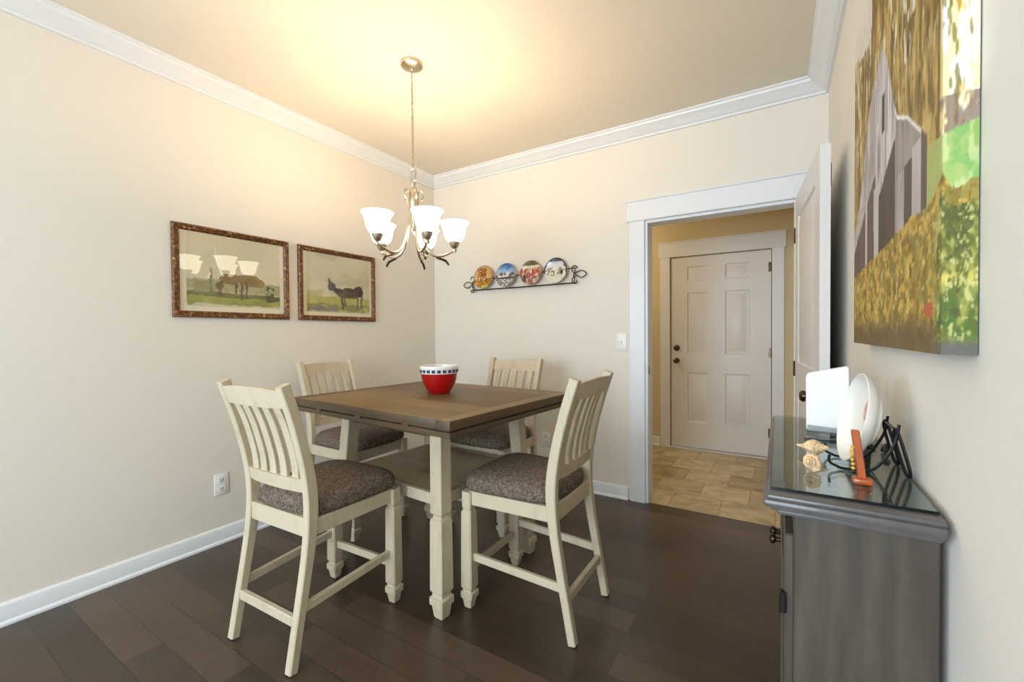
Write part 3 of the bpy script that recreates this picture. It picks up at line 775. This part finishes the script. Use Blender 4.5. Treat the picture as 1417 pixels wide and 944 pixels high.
def print_two(u, v):
    if .07 < u < .93 and v > .08: u, v = u + .05 * (fbm(u * 12, v * 12, 205) - .5), v + .06 * (fbm(u * 12, v * 12, 207) - .5)
    c = cow_common(u, v, 91)
    if not (.05 < u < .96 and v > .06): return (230, 220, 186)
    n = fbm(u * 9, v * 9, 93)
    c = mixc(c, (192, 184, 152), sst(.55, .7, fbm(u * 4, v * 5, 90)) * .6)
    if v < .42 and u < .40 and v > .30 + .1 * u: c = mixc(c, (176, 170, 112), .7 * sst(.35, .6, n))
    if v < .30 + .03 * n and v > .08: c = mixc((162, 158, 70), (204, 194, 112), n)
    if v < .20 and v > .075: c = mixc(c, (112, 112, 62), .6 * sst(.35, .55, fbm(u * 14, v * 20, 95)))
    cw_ = mixc((66, 56, 46), (104, 92, 76), fbm(u * 18, v * 18, 96))
    if ell(u, v, .68, .40, .17, .085) < 1 or ell(u, v, .78, .46, .08, .07) < 1: c = cw_
    if ell(u, v, .57, .38, .10, .07) < 1: c = mixc(cw_, (140, 128, 108), .3)
    if ell(u, v, .47, .42, .075, .05) < 1: c = cw_
    if ell(u, v, .38, .49, .055, .075) < 1: c = cw_
    if ell(u, v, .36, .57, .02, .04) < 1: c = (74, 62, 50)
    for lx_, z0, z1 in ((.54, .12, .36), (.76, .14, .38), (.83, .15, .40), (.58, .18, .34)):
        if abs(u - lx_) < .014 and z0 < v < z1: c = mixc((78, 68, 56), (110, 100, 84), n)
    if ell(u, v, .22, .12, .10, .03) < 1 or ell(u, v, .40, .11, .10, .025) < 1: c = mixc((108, 108, 96), (150, 148, 132), n)
    return c
def framed(y0, y1, fn, label):
    z0, z1, fwid, dep = 1.340, 1.863, .036, .026
    t = thing('framed_print', label, 'picture', (0, (y0 + y1) / 2, z0), group='framed cattle prints on the long wall')
    b = B()
    prof = [(0, .002), (0, dep * .55), (.006, dep * .9), (.013, dep), (.020, dep * .82), (.026, dep * .86), (fwid, dep * .45), (fwid, .002)]
    cs = [(y0, z0, 1, 1), (y1, z0, -1, 1), (y1, z1, -1, -1), (y0, z1, 1, -1)]
    R = [[b.verts.new((x, yy + sy * i, zz + sz * i)) for i, x in prof] for yy, zz, sy, sz in cs]
    for k in range(4):
        a, c = R[k], R[(k + 1) % 4]
        for i in range(len(prof)):
            j = (i + 1) % len(prof); b.faces.new((a[i], a[j], c[j], c[i]))
    obj('frame', b, M['frame'], t, 30, True)
    b = B(); LL = b.verts.layers.float_color.new('paint')
    q0, q1, p0, p1 = y0 + fwid - .004, y1 - fwid + .004, z0 + fwid - .004, z1 - fwid + .004
    paint_grid(b, lambda u, v: V(.008, q0 + (q1 - q0) * u, p0 + (p1 - p0) * v), fn, 110, 90, 0, 1, LL)
    bk = [b.verts.new(p) for p in ((.003, q0, p0), (.003, q1, p0), (.003, q1, p1), (.003, q0, p1))]; b.faces.new(bk)
    for v in bk: v[LL] = (.7, .65, .5, 1)
    obj('print', b, M['picture'], t, False, True)
    b = B(); box(b, (.0095, q0, p0), (.0115, q1, p1)); obj('glass', b, M['pane'], t, False, True)
framed(-2.120, -1.461, print_one, 'framed print of grazing cattle with lamp reflections, above the left wall outlet')
framed(-1.394, -.733, print_two, 'framed print of a dark cow standing, the one closer to the corner')

# ------------------------------------------------------------------ plate rack and plates on the back wall
rk = thing('plate_rack', 'wrought iron plate rack with scrolled ends on the back wall', 'rack', (.98, 0, 1.62))
def scroll(bm, cx_, cz_, r0, r1, a0, a1, n=26, y=-.03, rad=.0045):
    pts = []
    for i in range(n + 1):
        f = i / n; a = a0 + (a1 - a0) * f; r = r0 + (r1 - r0) * f
        pts.append((cx_ + r * math.cos(a), y, cz_ + r * math.sin(a)))
    tube(bm, pts, rad, 6)
yr = -.036
b = B(); tube(b, [(.478, yr, 1.627), (.9, yr, 1.624), (1.478, yr, 1.626)], .0055, 8); obj('lower_rail', b, M['rackiron'], rk, True, True)
b = B(); tube(b, [(.482, -.018, 1.712), (1.475, -.018, 1.745)], .0042, 8); obj('upper_rail', b, M['rackiron'], rk, True, True)
for s, x, zz in ((-1, .482, 1.672), (1, 1.475, 1.686)):
    b = B()
    scroll(b, x + s * .004, zz + .052, .036, .012, -PI / 2, -PI / 2 + s * -1.0 * 4.9, y=yr)
    scroll(b, x + s * .004, zz - .044, .034, .012, PI / 2, PI / 2 + s * 4.9, y=yr)
    tube(b, spline([(x + s * .004, yr, zz + .010), (x + s * .054, yr, zz + .032), (x + s * .096, yr, zz + .004), (x + s * .054, yr, zz - .022)], 6, True), .0045, 6, True)
    tube(b, spline([(x + s * .0, yr, zz + .020), (x - s * .01, yr, zz + .0), (x + s * .0, yr, zz - .012)], 5), .0045, 6)
    tube(b, [(x, yr, zz), (x - s * .006, yr, 1.626)], .004, 6)
    tube(b, [(x, yr, zz + .02), (x - s * .004, -.018, 1.712 if s < 0 else 1.745)], .004, 6)
    obj('scroll_end', b, M['rackiron'], rk, True, True)
def plate_art(kind):
    def f(u, v):
        n = fbm(u * 8, v * 8, 101 + kind); n2 = fbm(u * 22, v * 22, 111 + kind)
        if kind == 0:
            c = mixc((222, 184, 126), (196, 142, 76), n)
            if .05 < v - .45 + 0 < .45 and .18 < u < .62 and n2 > .38: c = mixc((120, 66, 22), (160, 96, 36), n)
            if .38 < v < .48: c = mixc((138, 80, 28), (224, 200, 150), sst(.45, .6, n2))
            if v < .38: c = mixc((126, 70, 20), (206, 152, 48), sst(.4, .65, n2))
            if v < .14 and u > .4: c = (196, 190, 70)
        elif kind == 1:
            c = mixc((70, 110, 172), (150, 182, 214), sst(.62, .9, 1.45 - v + .2 * n))
            if v < .62: c = mixc((214, 208, 200), (92, 86, 100), sst(.45, .6, fbm(u * 14, v * 9, 121)))
            if .34 < v < .42: c = (70, 64, 74)
            if v < .34: c = mixc((84, 84, 92), (206, 200, 196), sst(.45, .6, n2))
        elif kind == 2:
            c = mixc((128, 116, 76), (96, 88, 58), n)
            if v < .80: c = (226, 208, 180)
            if v < .70: c = mixc((164, 76, 58), (230, 206, 186), sst(.5, .64, fbm(u * 16, v * 7, 131)))
            if v < .36: c = mixc((122, 62, 50), (214, 190, 176), sst(.42, .6, n2))
            if ell(u, v, .2, .3, .07, .16) < 1: c = (66, 44, 36)
        else:
            c = mixc((104, 104, 128), (76, 72, 84), n)
            if v < .85 and .12 < u < .85: c = mixc((196, 196, 212), (232, 228, 224), n)
            if v < .62: c = mixc((228, 220, 206), (150, 140, 118), sst(.45, .62, fbm(u * 10, v * 10, 141)))
            if v < .34: c = mixc((190, 184, 160), (232, 228, 214), n2)
            if ell(u, v, .76, .42, .045, .09) < 1: c = (38, 32, 34)
            if .3 < u < .45 and .3 < v < .5 and n2 > .5: c = (120, 104, 72)
        return c
    return f
PL = [(.616, 'small decorative plate with an amber brown scene, at the corner end of the rack'), (.851, 'small decorative plate with a blue sky scene on the rack'),
      (1.092, 'small decorative plate with a red townscape on the rack'), (1.316, 'small decorative plate with a grey white scene and dark rim on the rack')]
for k, (x, lab) in enumerate(PL):
    r = .101
    b = B(); LL = b.verts.layers.float_color.new('paint'); fn = plate_art(k)
    m = Matrix.Translation((x, -.040, 1.632 + r)) @ Matrix.Rotation(-.10, 4, 'X') @ Matrix.Rotation(PI / 2, 4, 'X')
    rings = []; NR, NS = 22, 64
    prof = [(r * i / NR, .006 if i < NR * .62 else .006 + .012 * (i - NR * .62) / (NR * .38)) for i in range(NR + 1)]
    vs = []
    for rr, zz in prof + [(r * 1.0, .014), (r * .6, -.001), (r * .02, -.001)]:
        vs.append([b.verts.new(m @ V(max(rr, .0008) * math.cos(2 * PI * i / NS), max(rr, .0008) * math.sin(2 * PI * i / NS), zz)) for i in range(NS)])
    for j, ring in enumerate(vs):
        for i, vtx in enumerate(ring):
            if j <= NR:
                rr = prof[j][0] / r; a = 2 * PI * i / NS
                c = fn(.5 + .5 * rr * math.cos(a), .5 + .5 * rr * math.sin(a))
                if k == 3 and rr > .9 and math.sin(a) > -.2: c = (62, 56, 54)
                if k != 3 and rr > .95: c = mixc(c, (120, 100, 80), .5)
            else: c = (210, 200, 190)
            vtx[LL] = lin(tuple(q / 255. for q in c)) + (1,)
    for a_, c_ in zip(vs, vs[1:]):
        for i in range(NS):
            j = (i + 1) % NS; b.faces.new((a_[i], a_[j], c_[j], c_[i]))
    b.faces.new(vs[0][::-1]); b.faces.new(vs[-1])
    tag(obj('decorative_plate', b, M['enamel'], None, 50, loc=(x, -.04, 1.632)), lab, 'plate', 'decorative plates on the wall rack')

# ------------------------------------------------------------------ switch and outlets
def wallplate(name, label, cat, c, n, kind, wd=.078, ht=.124):
    """c on the wall face; n = 'x' (faces +x) or 'y' (faces -y)"""
    t = thing(name, label, cat, c)
    rot = Matrix.Rotation(PI / 2, 4, 'Z') if n == 'x' else Matrix()
    def put(nm, bm, mat): bm.transform(rot); return obj(nm, bm, mat, t, 30)
    b = B(); box(b, (-wd / 2, -.006, -ht / 2), (wd / 2, 0, ht / 2), .003, 2); put('cover_plate', b, M['plastic'])
    if kind == 'switch':
        b = B(); vs = box(b, (-.006, -.017, -.010), (.006, -.005, .012), .002, 1); put('toggle', b, M['plastic'])
    else:
        for s in (-1, 1):
            b = B(); box(b, (-.017, -.0085, s * .026 - .016), (.017, -.005, s * .026 + .016), .004, 2); so = put('socket', b, M['plastic'])
            b = B()
            for dx in (-.007, .007): box(b, (dx - .0015, -.0092, s * .026 - .004), (dx + .0015, -.0084, s * .026 + .008))
            box(b, (-.003, -.0092, s * .026 - .011), (.003, -.0084, s * .026 - .007)); b.transform(rot); obj('slots', b, M['socket'], so)
    return t
wallplate('light_switch', 'white toggle light switch on the wall beside the doorway casing', 'switch', (1.830, 0, 1.166), 'y', 'switch')
wallplate('wall_outlet', 'white outlet low on the long wall under the framed prints', 'outlet', (0, -1.892, .350), 'x', 'outlet')
ot = wallplate('wall_outlet', 'white outlet low on the back wall, behind the table and chairs', 'outlet', (1.198, 0, .366), 'y', 'outlet')

# ------------------------------------------------------------------ sideboard
SX0, SX1, SY0, SY1, SZ = 2.800, 3.058, -2.192, -1.268, .920
sb = thing('sideboard', 'narrow grey-stained wooden sideboard against the right wall', 'sideboard', ((SX0 + SX1) / 2, (SY0 + SY1) / 2, 0))
bx0, by0, by1 = 2.850, -2.158, -1.302
b = B(); box(b, (bx0, by0, .06), (SX1 - .002, by1, .882), .003, 1); obj('body', b, M['grey_wood'], sb, 30, True)
b = B(); box(b, (bx0 - .012, by0 - .010, 0), (SX1, by1 + .010, .075), .004, 1); obj('plinth', b, M['grey_wood'], sb, 30, True)
b = B()
def slab(ins, z0, z1, bev): box(b, (SX0 + ins, SY0 + ins, z0), (SX1 + 0 * ins, SY1 - ins, z1), bev, 2)
slab(.006, .910, .920, .004); slab(0, .896, .912, .006); slab(.012, .889, .898, .003); slab(.022, .878, .891, .005)
obj('top', b, M['grey_top'], sb, 30, True)
b = B(); box(b, (SX0 + .012, SY0 + .040, .9205), (SX1 - .003, SY1 - .014, .9260)); gt = obj('glass_cover', b, M['glass_top'], sb, False, True)
b = B()
for lo, hi in (((SX0 + .0115, SY0 + .0390, .9204), (SX1 - .003, SY0 + .0402, .9258)), ((SX0 + .0115, SY0 + .0402, .9204), (SX0 + .0123, SY1 - .014, .9258))): box(b, lo, hi)
obj('edge', b, M['glassedge'], gt, False, True)
for y0, y1, kn in ((by0 + .012, -1.736, -1.758), (-1.726, by1 - .012, -1.704)):
    b = B(); box(b, (bx0 - .016, y0, .10), (bx0 + .002, y1, .835), .003, 1)
    dd = obj('door', b, M['grey_wood'], sb, 30, True)
    b = B(); box(b, (bx0 - .0205, y0 + .07, .17), (bx0 - .014, y1 - .07, .765), .004, 1); obj('door_panel', b, M['grey_wood'], dd, 30, True)
    b = B(); lathe(b, [(0, 0), (.012, 0), (.012, .003), (.006, .006), (.006, .014), (.013, .020), (.013, .026), (.008, .030), (0, .031)], 16, Matrix.Translation((bx0 - .016, kn, .66)) @ Matrix.Rotation(-PI / 2, 4, 'Y')); obj('knob', b, M['bronze'], dd, True, True)
    for hz in (.70, .22):
        b = B(); yh = y0 if kn < -1.73 else y1
        box(b, (bx0 - .0235, yh - .010, hz - .020), (bx0 - .012, yh + .010, hz + .020), .002, 1); obj('hinge', b, M['iron'], dd, False, True)

# ------------------------------------------------------------------ things on the sideboard
GZ = .9262
# white panel on clear stand
wp = thing('white_panel', 'white rounded panel standing on a clear base on the sideboard', 'panel', (2.942, -1.612, GZ))
def rquad(c, r, n=5):
    out = []
    for k in range(4):
        p = Vector(c[k]); a = (Vector(c[k - 1]) - p).normalized() * r; d = (Vector(c[(k + 1) % 4]) - p).normalized() * r
        for q in range(n + 1):
            t = q / n; out.append((p + a) * (1 - t) ** 2 + p * 2 * t * (1 - t) + (p + d) * t * t)
    return out
b = B()
qd = [(-.049, .018, .010), (.052, -.012, .014), (.050, -.008, .208), (-.050, .022, .181)]
nn = Vector((.28, .95, .08)).normalized()
ol = rquad(qd, .012); ctr = sum(ol, Vector()) / len(ol)
loft(b, [[ctr + (p - ctr) * k + nn * d for p in ol] for k, d in ((.97, 0), (1, .003), (1, .009), (.97, .012))])
obj('panel', b, M['plastic'], wp, 40)
b = B(); box(b, (-.056, -.060, 0), (.060, .036, .005), .002, 1)
loft(b, [[V(-.046, .012, z), V(.050, -.018, z), V(.050, -.022, z), V(-.046, .008, z)] for z in (.005, .030)])
loft(b, [[V(-.046, .038, z), V(.050, .010, z), V(.050, .006, z), V(-.046, .034, z)] for z in (.005, .040)])
obj('clear_base', b, M['acrylic'], wp)
# deep white plate on a black wire easel
pc = Vector((2.974, -1.895, 1.034)); R_ = .101
pm = Matrix.Translation(pc) @ Matrix.Rotation(.10, 4, 'Z') @ Matrix.Rotation(.20, 4, 'Y') @ Matrix.Rotation(-PI / 2, 4, 'Y')
dp = B()
lathe(dp, [(0, .004), (.050, .004), (.052, 0), (.056, 0), (.058, .005), (.080, .014), (.094, .024), (R_, .034), (R_ + .001, .037), (R_ - .003, .038), (.090, .026), (.074, .017), (.056, .012), (0, .011)], 48, pm @ Matrix.Translation((0, 0, -.03)))
pl_o = tag(obj('display_plate', dp, M['cream_glaze'], None, 50, loc=(2.965, -1.895, GZ)), 'deep white plate with a pink motif propped upright on the black wire easel', 'plate')
M['motif'] = plain('pink_motif', rgb(196, 150, 134), .3, var=.3, scale=60.)
b = B(); lathe(b, [(0, .0112), (.022, .0114), (.022, .0122), (0, .0118)], 24, pm @ Matrix.Translation((.022, 0, -.03)) @ Matrix.Diagonal((1.2, 1.2, 1, 1))); obj('painted_motif', b, M['motif'], pl_o, True, True)
es = thing('plate_easel', 'black wire easel holding the deep white plate on the sideboard', 'easel', (2.98, -1.90, GZ))
b = B()
for yy in (-1.955, -1.845):
    tube(b, spline([(2.922, yy, .958), (2.920, yy, .946), (2.924, yy, .938), (2.932, yy, .934), (2.942, yy, .9300), (2.962, yy, .9298), (2.998, yy, .936), (3.030, yy, .990), (3.038, yy, 1.035)], 5), .0030, 6)
tube(b, [(2.970, -1.955, .9298), (2.970, -1.845, .9298)], .0028, 6)
obj('front_hooks', b, M['iron'], es, True, True)
b = B()
for yy in (-1.952, -1.848):
    tube(b, spline([(3.032, yy, 1.024), (3.038, yy - .006, 1.012), (3.054, yy - .014, .940), (3.050, yy + .004, .934), (3.034, yy + .010, 1.0)], 5, True), .0032, 6, True)
tube(b, [(3.034, -1.952, 1.022), (3.034, -1.848, 1.022)], .003, 6)
obj('back_legs', b, M['iron'], es, True, True)
# little orange wooden stand with a beaded string
wd = thing('wooden_stand', 'small orange wooden upright on a block foot beside the white plate', 'stand', (2.967, -2.042, GZ))
b = B()
vs = box(b, (-.0068, -.006, .010), (.0068, .006, .106), .002, 1)
for v in vs: v.co.x += -.012 * (v.co.z - .01) / .1
obj('upright', b, M['orange_wood'], wd, 30)
b = B(); box(b, (-.016, -.016, 0), (.016, .010, .012), .004, 2); obj('foot', b, M['orange_wood'], wd, 40)
b = B()
for k in range(6): sphere(b, (-.016 - .0016 * math.sin(k), -.005, .072 - .0085 * k), .0036, seg=10)
obj('bead_string', b, M['bead'], wd, True)
# shells
def shell(label, loc, rz, tilt, s):
    """whorled shell: stepped spire, swollen body whorl, drawn-out canal; axis +z towards the spire"""
    prof = [(.0015, -.040), (.003, -.036), (.0045, -.028), (.008, -.020), (.0135, -.012), (.0170, -.004), (.0182, .003), (.0172, .008), (.0128, .0095), (.0132, .012), (.0118, .0165), (.0088, .0175), (.0092, .0195), (.0078, .023), (.0056, .0238), (.0058, .0255), (.0042, .0285), (.0026, .029), (.0016, .032), (.0003, .034)]
    b = B(); NS = 40; rings = []
    for r, z in prof:
        ring = []
        for k in range(NS):
            a = 2 * PI * k / NS
            lip = 1 + .34 * max(0, math.cos(a - .6)) ** 3 * (1 if z < .006 else 0) * min(1, (z + .04) / .03)
            rr = r * lip * (1 + .035 * math.sin(a * 9))
            ring.append(V(rr * math.cos(a) + .0016 * math.sin(z * 160), rr * math.sin(a), z + .0022 * math.sin(a) * (1 if abs(z) < .03 else 0)))
        rings.append(ring)
    loft(b, rings)
    b.transform(Matrix.Rotation(rz, 4, 'Z') @ Matrix.Rotation(tilt, 4, 'Y') @ Matrix.Diagonal((s, s, s, 1)))
    zmin = min(v.co.z for v in b.verts)
    b.transform(Matrix.Translation((0, 0, -zmin)))
    o = obj('sea_shell', b, M['shell'], None, 60); o.location = loc
    tag(o, label, 'shell', 'sea shells on the sideboard')
shell('spiral sea shell lying on its side, its thin pale end towards the doorway, beside the clear base', (2.898, -1.862, GZ), -.42, PI / 2 * .97, .96)
shell('spiral sea shell lying with its coiled face forward, closer to the glass edge', (2.887, -1.998, GZ), -1.95, PI / 2 * .93, .92)
# small black gadget by the wall
b = B(); pts = spline([(0, .026, .004), (.004, .016, .016), (.004, 0, .020), (.002, -.016, .012), (0, -.026, .004)], 5)
tube(b, pts, [.004 + .004 * math.sin(PI * k / (len(pts) - 1)) for k in range(len(pts))], 8)
zmin = min(v.co.z for v in b.verts); b.transform(Matrix.Translation((0, 0, -zmin)))
o = obj('cable_clip', b, M['black'], None, True); o.location = (3.046, -1.76, GZ); tag(o, 'small black curved clip lying at the wall edge of the glass top', 'clip')
# dark figurine peeking out behind the plate
fg = thing('bird_figurine', 'small dark figurine with a pale head between the white panel and plate', 'figurine', (3.020, -1.700, GZ))
b = B(); lathe(b, [(0, 0), (.018, 0), (.020, .006), (.010, .012), (.007, .05), (.007, .12), (.010, .155), (.007, .168), (0, .172)], 20); obj('body', b, M['black'], fg, 50)
b = B(); sphere(b, (0, 0, .178), .008, 1, 1.2, .9); obj('head', b, plain('pink_head', rgb(206, 178, 176), .4), fg, True)

# ------------------------------------------------------------------ light
def area(name, loc, rot, sx, sy, e, col):
    l = bpy.data.lights.new(name, 'AREA'); l.shape = 'RECTANGLE'; l.size = sx; l.size_y = sy; l.energy = e; l.color = col
    o = bpy.data.objects.new(name, l); COL.objects.link(o); o.location = loc; o.rotation_euler = rot
    return o
DAY = (.73, .865, 1.)
area('daylight_rear', ((rx0 + rx1) / 2, YR - .16, (rz0 + rz1) / 2), (PI / 2, 0, 0), rx1 - rx0, rz1 - rz0, 195., DAY)
area('daylight_left', (-.16, (wy0 + wy1) / 2, (wz0 + wz1) / 2), (0, -PI / 2, 0), wz1 - wz0, wy1 - wy0, 66., (.62, .80, 1.))
l = bpy.data.lights.new('hall_light', 'POINT'); l.energy = 17.; l.color = (1., .80, .52); l.shadow_soft_size = .12  # unseen warm point light added in the hall, without a fixture
o = bpy.data.objects.new('hall_light', l); COL.objects.link(o); o.location = (1.0, .9, 2.2)
w = bpy.data.worlds.new('sky'); sc.world = w; w.use_nodes = True
bg = w.node_tree.nodes['Background']; bg.inputs['Color'].default_value = (.75, .85, 1., 1); bg.inputs['Strength'].default_value = .6

# ------------------------------------------------------------------ camera
f_, yaw, pit, rol = 595.19, .5565, -.0158, -.0077
cyw, syw = math.cos(yaw), math.sin(yaw)
fw = Vector((-syw, cyw, 0)); rt = Vector((cyw, syw, 0)); up = Vector((0, 0, 1))
f2 = fw * math.cos(pit) + up * math.sin(pit); u2 = up * math.cos(pit) - fw * math.sin(pit)
r3 = rt * math.cos(rol) + u2 * math.sin(rol); u3 = u2 * math.cos(rol) - rt * math.sin(rol)
cd = bpy.data.cameras.new('camera'); cd.sensor_width = 36.; cd.lens = f_ / 1417 * 36.; cd.clip_start = .02
co = bpy.data.objects.new('camera', cd); COL.objects.link(co)
mw = Matrix.Identity(4)
for i in range(3): mw[i][0], mw[i][1], mw[i][2] = r3[i], u3[i], -f2[i]
mw[0][3], mw[1][3], mw[2][3] = 2.8262, -3.1389, 1.23
co.matrix_world = mw
sc.camera = co
sc.view_settings.view_transform = 'Standard'; sc.view_settings.look = 'None'; sc.view_settings.gamma = 1.; sc.view_settings.exposure = 0.
sc.view_settings.use_curve_mapping = False
